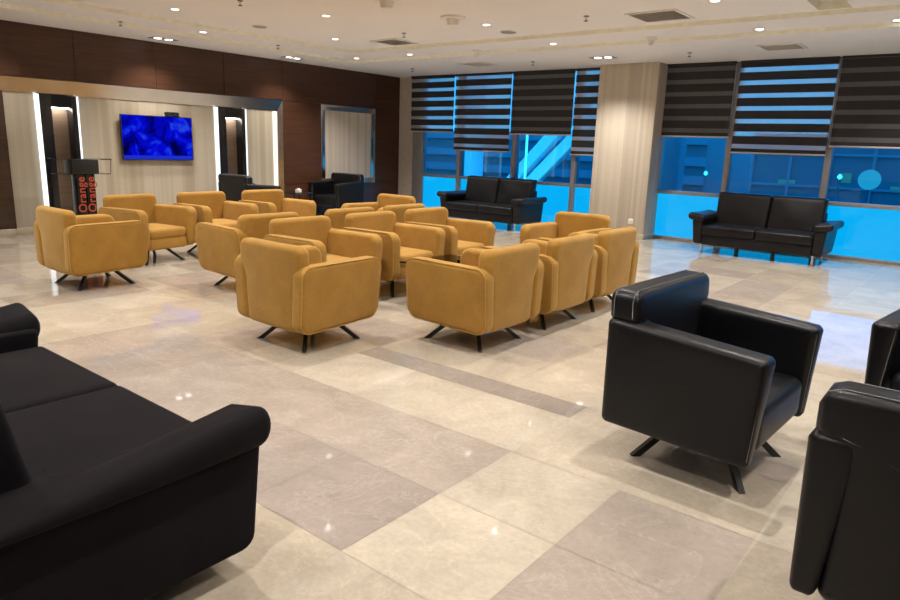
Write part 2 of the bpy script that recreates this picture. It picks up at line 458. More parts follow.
# window wall : corner pier, column, windows
w = MB(); w.box(XL - .4, -10.66, 11.865, YW + .25, 0, ZC); struct(w.build('wall_corner', M['wallpaint']), 'narrow beige pier in the far corner', 'wall')
cm = MB(); cm.bbox(-5.835, -4.75, 11.4, YW + .12, 0, ZC, .006); cl = cm.build('column', M['colpaper'])
struct(cl, 'striped beige column between the two window groups', 'column')
cs = MB(); cs.bbox(-5.85, -4.735, 11.385, YW, 0, .09, .004); struct(cs.build('baseboard_column', M['skirt']), 'low stone skirting at the foot of the column', 'skirting')
so = MB(); so.box(-4.95, -4.60, 11.12, 11.34, 0, .01)
bays = [(-10.40, -9.30), (-9.30, -7.87), (-7.87, -6.47), (-6.47, -5.03), (-5.03, -3.60), (-3.60, -2.11), (-2.11, -.68), (-.68, .75), (.75, 2.2), (2.2, 3.6), (3.6, 6.0)]
for n, (a, b_) in enumerate(bays, 1):
    wn = empty('window_%d' % n, ((a + b_) / 2, YW, 0)); struct(wn)
    h = (b_ - a) / 2
    m = MB()
    if n == 1: m.bbox(-h - .27, -h + .05, -.02, .12, 0, ZC, .004)
    m.bbox(h - .045, h + .045, -.05, .13, 0, ZC, .005)
    m.build('mullion', M['alu'], wn)
    m = MB(); m.bbox(-h + .045, h - .045, -.03, .1, .80, .862, .004); m.build('transom', M['alu'], wn)
    m = MB(); m.bbox(-h + .045, h - .045, -.02, .1, 0.0, .05, .004); m.build('sill', M['alu'], wn)
    m = MB(); m.box(-h + .04, h - .04, .03, .042, .862, ZC); m.build('upper_pane', M['glass'], wn)
    m = MB(); m.box(-h + .04, h - .04, .03, .042, .05, .80); m.build('lower_pane', M['film'], wn)
# room shell behind the camera
w = MB(); w.box(XL - .4, XR, YB - .1, YB, 0, ZT); struct(w.build('wall_back', M['wallpaint']))
w = MB(); w.box(XR, XR + .1, YB - .1, YW + .3, 0, ZT); struct(w.build('wall_right', M['wallpaint']))

# zebra blinds
def blind(x0, x1, zb, closed, label):
    o = empty('zebra_blind', ((x0 + x1) / 2, YW - .10, zb)); tag(o, label, 'blind', 'zebra roller blinds')
    h = (x1 - x0) / 2; top = ZC - zb
    r = MB(); r.slab(rpoly([(-.03, .0), (.03, .0), (.03, .026), (-.03, .026)], .01, 3), -h, h, .003, 'x', n=2); r.build('bottom_rail', M['rail'], o)
    op = MB(); sh = MB(); z = .026; k = 0; per = .198; bw = .128
    z1 = .08
    op.box(-h + .004, h - .004, -.003, .003, z, z1)
    z = z1
    while z < top:
        a = min(top, z + per - bw); sh.box(-h + .006, h - .006, -.001, .001, z, a)
        b2 = min(top, a + bw)
        if b2 > a: op.box(-h + .004, h - .004, -.003, .003, a, b2)
        z = a + bw
    op.build('opaque_bands', M['opaque'], o); sh.build('sheer_bands', M['sheerclosed'] if closed else M['sheer'], o)
    hr = MB(); hr.bbox(-h, h, -.035, .035, top - .03, top, .005); hr.build('head_rail', M['opaque'], o)
    ch = MB(); ch.tube([(h + .012, -.02, top - .05), (h + .012, -.02, .25)], .004); ch.build('pull_chain', M['rail'], o)
    return o
blind(-10.655, -9.415, 1.78, False, 'half lowered striped blind in the far left corner beside the wood wall')
blind(-9.39, -7.948, 1.405, False, 'striped blind lowered low above the left end of the sofa left of the column')
blind(-7.93, -6.53, 1.765, True, 'closed charcoal blind above the right end of the sofa left of the column')
blind(-6.51, -5.10, 1.405, False, 'narrow looking striped blind partly hidden behind the striped column')
blind(-5.00, -3.615, 1.78, True, 'closed charcoal blind just right of the striped column')
blind(-3.545, -2.14, 1.54, False, 'open striped blind with bright blue gaps above the right hand sofa')
blind(-2.105, -.70, 1.675, True, 'closed charcoal blind at the right edge of the picture')

# ------------------------------------------------------------------ armchairs
def leg_bar(p0, p1, w, d):
    """flat bar with a horizontal foot cut, from p0 (top) to p1 (floor)"""
    m = MB(); u = Vector((p1[0] - p0[0], p1[1] - p0[1], 0)).normalized(); s = Vector((-u.y, u.x, 0))
    vs = []
    for p in (p0, p1):
        for a, b in ((-1, -1), (1, -1), (1, 1), (-1, 1)): vs.append(Vector(p) + u * (a * w / 2) + s * (b * d / 2))
    m.add(vs, [(0, 1, 2, 3), (7, 6, 5, 4), (0, 4, 5, 1), (1, 5, 6, 2), (2, 6, 7, 3), (3, 7, 4, 0)])
    return m
def legs(root, z, braces=False):
    for sx, sy in ((-1, 1), (1, 1), (-1, -1), (1, -1)):
        lg = leg_bar((sx * .10, sy * .10, z), (sx * .262, sy * .262, 0), .046, .030).build('leg', M['blackmetal'], root)
        if braces:
            b = MB(); b.tube([(sx * .205, sy * .205, .075), (sx * .12, sy * .15, .125), (sx * .03, sy * .14, .135)], .004); b.build('brace', M['blackmetal'], lg)
    m = MB(); m.bbox(-.15, .15, -.15, .15, z - .022, z + .006, .005); m.build('base_plate', M['blackmetal'], root)

def mustard_chair():
    r = empty('armchair')
    A = rpoly([(-.385, .155), (.375, .180), (.395, .660), (-.385, .650)], [.085, .095, .09, .085], 7)
    for s in (-1, 1):
        def flare(x, y, z, s=s): return (x + s * (.014 * (z - .42) / .22), y, z)
        m = MB(); x0, x1 = (.272, .395) if s > 0 else (-.395, -.272)
        m.slab(A, x0, x1, .034, 'x', 5, puff0=.008, puff1=.008, warp=flare)
        arm = m.build('arm', M['mustard'], r)
        p = MB(); loop = []
        for i, q in enumerate(A):
            cxx = Vector((-.0, .43)); v = Vector(q); v = v + (cxx - v).normalized() * .006
            loop.append(flare(s * .386, v.x, v.y))
        p.tube(loop, .0042, True); p.build('piping', M['mustard_pipe'], arm)
    B = rpoly([(-.285, .155), (.285, .155), (.292, .52), (.348, .60), (.348, .785), (-.348, .785), (-.348, .60), (-.292, .52)], [.05, .05, .1, .05, .068, .068, .05, .1], 6)
    def lean(x, y, z): return (x, y - .02 * (z - .2) / .55 - .014 * math.cos(x * 4.2), z)
    m = MB(); m.slab(B, -.358, -.235, .045, 'y', 5, puff0=.012, puff1=.012, warp=lean); m.build('backrest', M['mustard'], r)
    S = rpoly([(-.272, -.24), (.272, -.24), (.272, .360), (-.272, .360)], [.03, .03, .05, .05], 5)
    m = MB(); m.slab(S, .30, .425, .045, 'z', 5, puff1=.022); m.build('seat_cushion', M['mustard'], r)
    S2 = rpoly([(-.272, -.24), (.272, -.24), (.272, .352), (-.272, .352)], .04, 4)
    m = MB(); m.slab(S2, .175, .315, .03, 'z', 4); m.build('seat_base', M['mustard'], r)
    legs(r, .185)
    return r
def black_chair():
    r = empty('armchair')
    A = rpoly([(-.38, .205), (.325, .190), (.355, .665), (.335, .685), (-.385, .735)], [.03, .03, .035, .03, .03], 5)
    for s in (-1, 1):
        def tap(x, y, z, s=s):
            f = max(0, min(1, (z - .2) / .48)); xi = .455 - (.085 + .055 * f)
            t = (abs(x) - .31) / .14
            return (s * (xi + (.455 - .012 * (1 - f) - xi) * t), y, z)
        m = MB(); x0, x1 = (.31, .45) if s > 0 else (-.45, -.31)
        m.slab(A, x0, x1, .036, 'x', 5, warp=tap); arm = m.build('arm', M['leather'], r)
        p = MB(); p.tube([tap(s * .327, .322 + .026 * (q / 8) , .225 + .43 * q / 8) for q in range(9)], .0022); p.tube([tap(s * .435, .318 + .026 * (q / 8), .225 + .43 * q / 8) for q in range(9)], .0022)
        p.build('stitching', M['stitch'], arm)
    B = rpoly([(-.37, .20), (.37, .20), (.35, .705), (.437, .715), (.437, .868), (-.437, .868), (-.437, .715), (-.35, .705)], [.03, .03, .02, .04, .055, .055, .04, .02], 5)
    def lean(x, y, z): return (x, y - .03 * (z - .2) / .6, z)
    m = MB(); m.slab(B, -.36, -.205, .035, 'y', 5, puff0=.006, puff1=.010, warp=lean); bk = m.build('backrest', M['leather'], r)
    p = MB()
    for yy in (-.235, -.33):
        p.tube([lean(-.438, yy, .74), lean(-.438, yy, .815), lean(-.422, yy, .854), lean(-.385, yy, .8695), lean(.385, yy, .8695), lean(.422, yy, .854), lean(.438, yy, .815), lean(.438, yy, .74)], .0022)
    p.build('stitching', M['stitch'], bk)
    S = rpoly([(-.335, -.24), (.335, -.24), (.335, .325), (-.335, .325)], [.03, .03, .05, .05], 5)
    m = MB(); m.slab(S, .215, .43, .05, 'z', 5, puff1=.02); m.build('seat_cushion', M['leather'], r)
    legs(r, .215, True)
    return r

F = {'+Y': 0, '+X': -PI / 2, '-X': PI / 2, '-Y': PI}
mus = [
 (-7.08, 3.04, '+Y', 'leftmost mustard armchair, turned away, showing its back and broad right arm'),
 (-8.00, 4.12, '+X', 'mustard armchair facing the room directly behind the leftmost armchair, right of the lectern'),
 (-8.02, 5.05, '+X', 'mustard armchair facing the room below the television, middle of the row by the wall'),
 (-8.02, 6.04, '+X', 'mustard armchair facing the room in front of the black armchair by the niche'),
 (-5.93, 4.13, '-X', 'mustard armchair with broad arm panel just left of the front one with creased back'),
 (-5.93, 5.22, '-X', 'mustard armchair showing only its rounded back top, between the left and central groups'),
 (-5.93, 6.12, '-X', 'mustard armchair showing a sliver of back, far end between left and central groups'),
 (-6.75, 6.86, '-Y', 'mustard armchair at the far end of the left group, facing the camera'),
 (-4.00, 3.29, '+Y', 'front mustard armchair left of centre, seen from behind with a creased backrest'),
 (-4.84, 4.16, '+X', 'mustard armchair facing right, directly behind the front armchair with the creased backrest'),
 (-4.83, 5.09, '+X', 'mustard armchair facing right beside the smoked glass table, middle of its row'),
 (-4.83, 6.00, '+X', 'mustard armchair facing right at the far end, before the far black sofa'),
 (-3.09, 4.21, '-X', 'front mustard armchair right of centre, seen from its broad left side'),
 (-3.08, 5.12, '-X', 'mustard armchair seen from behind, middle of the row of three right of the glass table'),
 (-3.08, 6.02, '-X', 'mustard armchair seen from behind, rightmost and furthest of the row of three'),
 (-3.73, 6.82, '-Y', 'mustard armchair facing the camera at the far end, just left of the striped column'),
]
proto = mustard_chair()
for i, (x, y, fdir, lab) in enumerate(mus):
    o = proto if i == 0 else copy_tree(proto)
    o.location = (x, y, 0); o.rotation_euler.z = F[fdir] + (.17 if i == 1 else 0); tag(o, lab, 'armchair', 'mustard suede lounge armchairs')
blk = [
 (-.94, 3.335, '+X', 'black leather armchair standing whole right of centre, turned sideways on splayed legs'),
 (.14, 2.47, '+Y', 'black leather armchair cut off at the bottom right corner, its back to the camera'),
 (.11, 4.31, '-Y', 'black leather armchair cut off at the right edge, facing the camera behind the corner one'),
 (-10.62, 7.42, '+Y', 'black armchair with a plain upright back standing before the lit niche by the wood wall'),
 (-10.59, 9.46, '-Y', 'black armchair facing the camera in the far corner below the steel framed wall panel'),
]
proto2 = black_chair()
for i, (x, y, fdir, lab) in enumerate(blk):
    o = proto2 if i == 0 else copy_tree(proto2)
    o.location = (x, y, 0); o.rotation_euler.z = F[fdir] - (.05, 0, .2, 0, 0)[i]; tag(o, lab, 'armchair', 'black leather armchairs')

# ------------------------------------------------------------------ sofas (face +Y locally)
def sofa(W, D, mat, zleg, chrome, loc, face, label, group=None, inset=.18, taper=.03, drop=0, slope=.13, pin=-.03, over=.055, bext=1.03, lin=.17, rise=0):
    r = empty('sofa', loc, F[face]); tag(r, label, 'sofa', group)
    h = W / 2; ai = h - inset; yb, yf = -D / 2, D / 2
    m = MB(); m.slab(rpoly([(-ai, yb + .02), (ai, yb + .02), (ai, yf - .02), (-ai, yf - .02)], .02, 3), zleg, .30, .02, 'z', 3); m.build('seat_frame', mat, r)
    for s in (-1, 1):
        a, b_ = (.004, ai) if s > 0 else (-ai, -.004)
        m = MB(); m.slab(rpoly([(a, yb + .2), (b_, yb + .2), (b_, yf + .005), (a, yf + .005)], .03, 4), .285, .435, .035, 'z', 4, puff1=.018); m.build('seat_cushion', mat, r)
        def lean(x, y, z): return (x, y - .10 * (z - .4) / .45, z)
        m = MB(); m.slab(rpoly([(a * .985, .40), (b_ * (bext - .03), .40), (b_ * bext, .925), (a * .985, .925)], .035, 4), yb + .10, yb + .30, .045, 'y', 4, puff0=.004, puff1=.015, warp=lean); m.build('back_cushion', mat, r)
    m = MB(); m.slab(rpoly([(-ai, zleg), (ai, zleg), (ai, .72), (-ai, .72)], .03, 4), yb, yb + .15, .03, 'y', 3); m.build('back_frame', mat, r)
    for s in (-1, 1):
        x0, x1 = (ai, h - .02) if s > 0 else (-h + .02, -ai)
        def arm_in(x, y, z, s=s): return (x - s * taper * (1 - min(1, (z - zleg) / .35)) * (1 if abs(x) > ai + .1 else 0), y, z)
        m = MB(); m.slab(rpoly([(yb + .01, zleg), (yf - .045, zleg), (yf - .005, .52), (yb + .01, .52)], [.03, .06, .03, .03], 4), x0, x1, .025, 'x', 4, warp=arm_in); arm = m.build('arm', mat, r)
        def roll(x, y, z, s=s):
            u = x * s - ai
            return (x, y, z - drop + slope * u - .45 * max(0, u - .20) ** 2 * 6 - .012 * math.cos(y * 3) + rise * (y / yf - .35) * max(0, (z - .485) / .115))
        pa, pb = ((ai + pin), (h + over)) if s > 0 else (-(h + over), -(ai + pin))
        m = MB(); m.slab(rpoly([(pa, yb - .005), (pb, yb - .005), (pb, yf + .02), (pa, yf + .02)], .05, 5), .485, .60, .056, 'z', 6, puff1=.012, warp=roll); m.build('arm_pad', mat, r)
    for sx in (-1, 1):
        for yy in (yf - .12, yb + .12):
            m = MB(); m.lathe([(.017, 0), (.018, .004), (.018, zleg + .01)], 14, sx * (h - lin), yy); m.build('leg', M['chrome'] if chrome else M['blackmetal'], r)
        m = MB(); m.bbox(sx * .26 - .025, sx * .26 + .025, yf - .16, yf - .11, 0, zleg + .01, .003); m.build('support_block', M['blackmetal'], r)
    return r
sofa(1.92, .88, M['leather'], .135, True, (-2.70, 11.04, 0), '-Y', 'black leather two seat sofa on chrome legs under the windows at right', 'black sofas under the windows')
sofa(1.92, .88, M['leather'], .135, True, (-7.64, 10.80, 0), '-Y', 'black leather two seat sofa under the windows left of the striped column', 'black sofas under the windows')
sofa(2.13, .92, M['velvet'], .10, False, (-2.87, .84, 0), '+Y', 'large charcoal velvet sofa in the near left corner of the picture', None, .24, 0, .055, .22, .02, .025, 1.07, .5, .055)

# ------------------------------------------------------------------ tables
tb = empty('coffee_table', (-3.96, 5.03, 0)); tag(tb, 'low smoked glass coffee table amid the central mustard armchairs', 'table')
m = MB(); m.bbox(-.36, .36, -.38, .38, .40, .412, .004); m.build('table_top', M['smoked'], tb)
m = MB()
for sx in (-1, 1):
    for sy in (-1, 1):
        q = MB(); q.lathe([(.02, 0), (.02, .40)], 14, sx * .28, sy * .30); q.build('leg', M['chrome'], tb)
m = MB(); m.bbox(-.3, .3, -.32, .32, .14, .15, .003); m.build('lower_shelf', M['clear'], tb)
nb = empty('napkin_holder', (-3.80, 5.07, .412)); tag(nb, 'small chrome holder standing on the smoked glass coffee table', 'holder')
m = MB(); m.bbox(-.04, .04, -.03, .03, 0, .05, .006); m.build('body', M['chrome'], nb)
m = MB(); m.bbox(-.035, .035, -.02, .02, .05, .068, .004); m.build('paper', M['white'], nb)

st = empty('side_table', (-10.55, 8.42, 0)); tag(st, 'small black side table against the wood wall between two black armchairs', 'table')
m = MB(); m.bbox(-.22, .22, -.24, .24, .50, .525, .005); m.build('table_top', M['black'], st)
for sx in (-1, 1):
    for sy in (-1, 1):
        q = MB(); q.bbox(sx * .19 - .015, sx * .19 + .015, sy * .21 - .015, sy * .21 + .015, 0, .50, .003); q.build('leg', M['blackmetal'], st)
tx = empty('tissue_box', (-10.5, 8.42, .525)); tag(tx, 'small white box standing on the black side table', 'box')
m = MB(); m.bbox(-.045, .045, -.045, .045, 0, .06, .006); m.build('body', M['white'], tx)
m = MB(); m.slab(rpoly([(-.012, .055), (.012, .055), (.016, .08), (-.014, .078)], .004, 2), -.03, .03, .004, 'x', 2); m.build('tissue', M['white'], tx)

# ------------------------------------------------------------------ lectern
lc = empty('lectern', (-10.3, 4.385, 0)); tag(lc, 'black lectern with red lettering and clear side trays in front of the niche', 'lectern')
m = MB(); m.bbox(-.22, .12, -.26, .26, 0, .03, .005); m.build('base', M['black'], lc)
for y0, y1 in ((-.128, -.006), (.006, .128)):
    m = MB(); m.bbox(-.12, .06, y0, y1, .03, .93, .005); m.build('column_panel', M['black'], lc)
m = MB(); m.bbox(-.18, .09, -.185, .185, .93, 1.13, .006); m.build('top_box', M['plastic'], lc)
m = MB(); m.bbox(-.24, .10, -.37, .37, 1.13, 1.142, .003); m.build('top_shelf', M['clear'], lc)
m = MB(); m.bbox(-.22, .08, -.35, .35, .922, .932, .002); m.build('lower_shelf', M['clear'], lc)
for s in (-1, 1):
    m = MB(); m.tube([(.08, s * .35, .927), (.09, s * .36, 1.06), (.09, s * .365, 1.136)], .004); m.tube([(.095, s * .18, 1.142), (.095, s * .365, 1.142)], .004); m.tube([(.08, s * .21, .927), (.08, s * .35, .927)], .004)
    m.build('tray_edge', M['blackmetal'], lc)
for yc in (-.066, .068):
    cu = bpy.data.curves.new('lettering', 'FONT'); cu.body = 'Orange'; cu.size = .15; cu.extrude = .002; cu.offset = .0015; cu.align_x = 'LEFT'; cu.align_y = 'CENTER'; cu.space_character = 1.06
    ob = bpy.data.objects.new('tmp', cu); col.objects.link(ob)
    dg = bpy.context.evaluated_depsgraph_get(); me = bpy.data.meshes.new_from_object(ob.evaluated_get(dg)); bpy.data.objects.remove(ob)
    xs_ = [v_.co.x for v_ in me.vertices]; k_ = .50 / (max(xs_) - min(xs_)); x0_ = min(xs_)
    for v_ in me.vertices:
        X_, Y_, Z_ = v_.co
        v_.co = (.0625 + Z_, yc - Y_ * 1.05, .385 + (X_ - x0_) * k_)
    me.materials.clear(); me.materials.append(M['orange'])
    lo = bpy.data.objects.new('lettering', me); col.objects.link(lo); lo.parent = lc; lo['label'] = 'red-orange vertical lettering reading Orange'

# ------------------------------------------------------------------ television and webcam
tv = empty('television', (XF + .075, 5.975, 1.458)); tag(tv, 'flat television showing a blue picture on the striped wall', 'television')
m = MB(); m.bbox(-.03, .0, -.62, .62, -.362, .362, .004); m.build('case', M['plastic'], tv)
m = MB(); m.box(0, .002, -.606, .606, -.345, .350); m.build('screen', M['tv'], tv)
m = MB(); m.box(-.0745, -.03, -.25, .25, -.18, .18); m.build('wall_bracket', M['blackmetal'], tv)
wc = empty('video_camera', (XF + .06, 6.24, 1.82)); tag(wc, 'small black conference camera perched on top of the television', 'camera')
m = MB(); m.bbox(-.04, .06, -.11, .11, .0, .02, .005); m.build('base', M['plastic'], wc)
m = MB(); m.slab(rpoly([(-.12, .02), (.12, .02), (.11, .075), (-.11, .075)], .02, 4), -.04, .05, .012, 'x', 3); m.build('body', M['plastic'], wc)
m = MB(); m.tube([(.05, 0, .047), (.062, 0, .047)], .018, n=16); m.build('lens', M['black'], wc)

# wall socket on the column
ws = empty('wall_socket', (-5.0, 11.4, .30)); tag(ws, 'white wall socket low on the face of the striped column', 'socket')
m = MB(); m.bbox(-.045, .045, -.012, 0, -.045, .045, .004); m.build('plate', M['white'], ws)
for s in (-1, 1):
    m = MB(); m.tube([(s * .012, -.0135, 0), (s * .012, -.011, 0)], .006, n=10); m.build('hole', M['plastic'], ws)

# ------------------------------------------------------------------ ceiling fittings
def zc(x, y):
    if y > Y1 or x < X1: return ZC
    if y > Y2 or x < X2: return ZB
    return ZM
LAMP_E = 176
def spot(parent, loc, e, size=118, blend=.75, radius=.016, name='lamp'):
    ld = bpy.data.lights.new(name, 'SPOT'); ld.energy = e; ld.color = (1.0, .945, .875); ld.spot_size = math.radians(size); ld.spot_blend = blend; ld.shadow_soft_size = radius
    o = bpy.data.objects.new(name, ld); col.objects.link(o); o.location = loc
    if parent: o.parent = parent
    return o
dls = [(-8.58, 4.95, 'round recessed ceiling downlight nearest the top left corner of the photo'),
 (-9.65, 6.0, 'round recessed downlight in the ceiling band above the left part of the wood wall'),
 (-7.13, 6.21, 'round recessed downlight left of the small domed detector at the top edge'),
 (-8.55, 7.63, 'round recessed downlight just left of the ceiling vent nearest the wood wall'),
 (-9.72, 9.2, 'round recessed downlight nearest the far corner of the ceiling'),
 (-8.40, 9.22, 'round recessed downlight in the ceiling band just right of the bend of the step'),
 (-5.65, 7.70, 'round recessed downlight between the domed fitting and the round speaker disc'),
 (-5.52, 9.22, 'round recessed downlight in the ceiling band left of the striped column'),
 (-2.65, 7.65, 'round recessed downlight near the top edge, left of the lit ceiling slot'),
 (-2.62, 9.27, 'round recessed downlight in the ceiling band between the two right hand vents'),
 (-1.18, 9.34, 'round recessed downlight at the far right edge of the ceiling'),
]
def downlight(x, y, lab, e=LAMP_E, group='round recessed downlights'):
    z = zc(x, y); o = empty('ceiling_downlight', (x, y, z)); tag(o, lab, 'downlight', group)
    m = MB(); n = 24; rr = [(.048, -.001), (.072, -.006), (.085, -.004), (.088, 0)]
    vs = []; fs = []
    for r_, zz in rr:
        for q in range(n): t_ = 2 * PI * q / n; vs.append((r_ * math.cos(t_), r_ * math.sin(t_), zz))
    for i in range(len(rr) - 1):
        for q in range(n): fs.append((i * n + q, (i + 1) * n + q, (i + 1) * n + (q + 1) % n, i * n + (q + 1) % n))
    m.add(vs, fs, True); m.build('trim_ring', M['white'], o)
    m = MB(); m.lathe([(.046, -.003), (.046, -.0005)], 20); m.build('lens', M['lamp'], o)
    spot(o, (0, 0, -.03), e)
for x, y, lab in dls: downlight(x, y, lab)
# lamps of the same kind over the rest of the hall
for x, y in ((-5.65, 4.9), (-4.1, 6.2)):
    downlight(x, y, 'round recessed downlight above the frame, seen only as a glint on the floor', LAMP_E, 'downlights above the frame')
for x, y in ((-7.1, 3.4), (-4.1, 3.4), (-2.65, 4.9), (-1.1, 6.2), (-1.1, 3.3), (-2.65, 1.9), (-5.65, 1.9), (-8.5, 1.9), (.4, 4.9), (.4, 1.9), (.4, 7.7), (-1.1, .3), (-4.1, .3), (-7.1, .3), (3, 3), (3, 7), (3, 0), (-2.6, -2), (-7, -2.4), (.4, 9.3)):
    spot(None, (x, y, ZM - .03), LAMP_E, name='unseen_hall_lamp')  # bare unseen spots without fixtures, some added to brighten the far end

def twin(x, y, rz, lab, k=.42):
    o = empty('twin_downlight', (x, y, ZC), rz); tag(o, lab, 'downlight', 'twin square downlights')
    m = MB(); 
    for (a, b_, c_, d_) in ((-.20, .20, .085, .10), (-.20, .20, -.10, -.085), (-.20, -.175, -.085, .085), (.175, .20, -.085, .085), (-.012, .012, -.085, .085)): m.box(a, b_, c_, d_, -.008, 0)
    m.build('frame', M['alu'], o)
    m = MB(); m.box(-.175, .175, -.085, .085, -.003, -.0005); m.build('housing', M['plastic'], o)
    for s in (-1, 1):
        m = MB(); m.lathe([(.055, -.0075), (.06, -.003)], 20, s * .09, 0); m.build('lens', M['lamp'], o)
        spot(o, (s * .09, 0, -.03), LAMP_E * k, 118, 1.0)
twin(-10.60, 5.89, PI / 2, 'twin square ceiling downlight above the wood wall left of the television')
twin(-10.52, 8.36, PI / 2, 'twin square ceiling downlight above the wood wall over the lit niche')
twin(-5.36, 10.54, 0, 'twin square ceiling downlight in front of the striped column', .75)
spot(None, (-10.6, 3.5, ZC - .03), LAMP_E * .5, 112, 1.0, name='unseen_hall_lamp'); spot(None, (-1.0, 10.5, ZC - .03), LAMP_E, 120, .8, name='unseen_hall_lamp')

def sprinkler(x, y, lab):
    o = empty('ceiling_sprinkler', (x, y, zc(x, y))); tag(o, lab, 'sprinkler', 'ceiling sprinklers')
    m = MB(); m.lathe([(.012, -.05), (.012, -.012), (.034, -.010), (.036, .004)], 14); m.build('body', M['steel'], o)
    m = MB(); m.lathe([(.024, -.062), (.026, -.058), (.010, -.05)], 14); m.build('deflector', M['blackmetal'], o)
for x, y, lab in ((-9.9, 4.88, 'small sprinkler hanging from the ceiling nearest the top left corner'),
 (-7.3, 5.04, 'small sprinkler cut by the top edge of the photo, left of the flat disc'),
 (-9.7, 7.4, 'small sprinkler in front of the wood wall between two twin downlights'),
 (-7.13, 7.69, 'small sprinkler directly above the vent nearest the wood wall'),
 (-9.54, 10.56, 'small sprinkler near the far corner above the first blind'),
 (-6.70, 10.545, 'small sprinkler in front of the blinds, right of the far ceiling vent'),
 (-4.21, 7.76, 'dark sprinkler near the top edge between the domed fitting and the right vent'),
 (-3.94, 10.54, 'small sprinkler just right of the top of the striped column')): sprinkler(x, y, lab)
def disc(x, y, r, lab, name, cat, dome=False):
    o = empty(name, (x, y, zc(x, y))); tag(o, lab, cat)
    if dome:
        m = MB(); m.lathe([(r * .8, -.03), (r, -.02), (r, 0)], 24); m.build('base', M['white'], o)
        m = MB(); m.lathe([(r * .25, -.105), (r * .42, -.10), (r * .5, -.06), (r * .55, -.03)], 24); m.build('sensor', M['white'], o)
    else:
        m = MB(); m.lathe([(r * .96, -.012), (r, -.008), (r, 0)], 28); m.build('rim', M['white'], o)
        m = MB(); m.lathe([(r * .86, -.016), (r * .9, -.012)], 28); m.build('grille', M['alu'], o)
disc(-8.64, 6.28, .11, 'flat grey speaker disc in the ceiling near the top left', 'ceiling_speaker', 'speaker')
disc(-5.69, 8.28, .12, 'flat grey speaker disc in the ceiling left of centre window blind', 'ceiling_speaker', 'speaker')
disc(-5.70, 7.05, .16, 'large white domed detector hanging from the ceiling near the top centre', 'ceiling_detector', 'detector', True)
disc(-5.69, 5.84, .15, 'white domed detector cut by the top edge of the photo', 'ceiling_detector', 'detector', True)
disc(-7.0, 9.3, .075, 'small white smoke detector in the ceiling band left of the far vent', 'smoke_detector', 'detector', True)
disc(-4.02, 9.28, .075, 'small white smoke detector in the ceiling band above the striped column', 'smoke_detector', 'detector', True)

def vent(x, y, s, lab):
    z = zc(x, y); o = empty('ceiling_vent', (x, y, z)); tag(o, lab, 'vent', 'square ceiling vents'); h = s / 2
    m = MB(); b_ = .035
    for (a, b2, c_, d_) in ((-h, h, h - b_, h), (-h, h, -h, -h + b_), (-h, -h + b_, -h + b_, h - b_), (h - b_, h, -h + b_, h - b_)): m.bbox(a, b2, c_, d_, -.014, 0, .003)
    m.build('frame', M['white'], o)
    m = MB(); m.box(-h + b_, h - b_, -h + b_, h - b_, -.004, -.001); m.build('backing', M['ventback'], o)
    q = -h + b_ + .02
    while q < h - b_ - .01:
        m = MB(); m.add([(-h + b_, q, -.013), (h - b_, q, -.013), (h - b_, q + .024, -.005), (-h + b_, q + .024, -.005), (-h + b_, q, -.010), (h - b_, q, -.010), (h - b_, q + .024, -.0035), (-h + b_, q + .024, -.0035)],
             [(0, 3, 2, 1), (4, 5, 6, 7), (0, 1, 5, 4), (2, 3, 7, 6), (0, 4, 7, 3), (1, 2, 6, 5)]); m.build('slat', M['white'], o); q += .042
vent(-3.45, 8.15, .62, 'square air vent with dark slats at the top, right of centre')
vent(-2.64, 10.49, .55, 'square air vent above the open striped blind at right')
vent(-7.86, 8.25, .55, 'square air vent nearest the wood wall, left of the bend in the ceiling step')
vent(-7.85, 10.46, .52, 'square air vent close to the blinds of the left window group')

# ------------------------------------------------------------------ outside
g_ = MB(); g_.box(-80, 60, YW + .4, 90, -.8, -.3); struct(g_.build('ground', M['asphalt']), 'dusk lit asphalt outside', 'ground')
fa = empty('office_facade', (-4, 24, -.3)); tag(fa, 'dark glazed building seen through the right hand windows', 'building')
m = MB(); m.box(-2.5, 26, 0, 6, 0, 2.55); m.build('wall', M['outdark'], fa)
gm = MB()
for i in range(24): gm.box(-2.5 + i * 1.15, -2.42 + i * 1.15, -.08, 0, 0, 2.55)
for z in (.9, 1.9, 2.46): gm.box(-2.5, 26, -.09, 0, z, z + .07)
gm.build('glazing_bars', M['outmid'], fa)
for (x_, z_, w_, h_) in ((.2, 1.1, .25, .3), (1.5, .95, .5, .12), (2.0, 1.35, .3, .35), (3.4, 1.0, .22, .4), (4.1, 1.25, .35, .25), (-1.6, .98, .5, .12), (5.6, 1.05, .4, .3), (6.8, 1.3, .25, .2)):
    m = MB(); m.box(x_, x_ + w_, -.04, -.01, z_, z_ + h_); m.build('lit_window', M['litwin'], fa)
cp = empty('car_park', (-24, 30, -.3)); tag(cp, 'low banded car park building seen through the left hand windows', 'building')
m = MB(); m.box(-14, 14, 0, 8, 0, 2.6); m.build('wall', M['outdark'], cp)
for z in (.5, 1.3, 2.2):
    m = MB(); m.box(-14, 14, -.25, 0, z, z + .38); m.build('parapet', M['outwall'], cp)
def beam(name, p, q, w_, lab):
    o = empty(name, p); tag(o, lab, 'beam', 'raking white steel beams outside')
    m = MB(); d = Vector(q) - Vector(p); m.slab(rpoly([(-w_, -w_), (w_, -w_), (w_, w_), (-w_, w_)], .03, 2), 0, d.length, .01, 'z', 2)
    b_ = m.build('web', M['outlight'], o); b_.rotation_mode = 'QUATERNION'; b_.rotation_quaternion = d.to_track_quat('Z', 'Y')
beam('steel_beam', (-12.4, 17.5, -.3), (-8.6, 17.5, 3.6), .17, 'raking white steel beam outside, left of the pair behind the closed blind')
beam('steel_beam', (-11.75, 17.5, -.3), (-7.75, 17.5, 3.6), .17, 'raking white steel beam outside, right of the pair behind the closed blind')
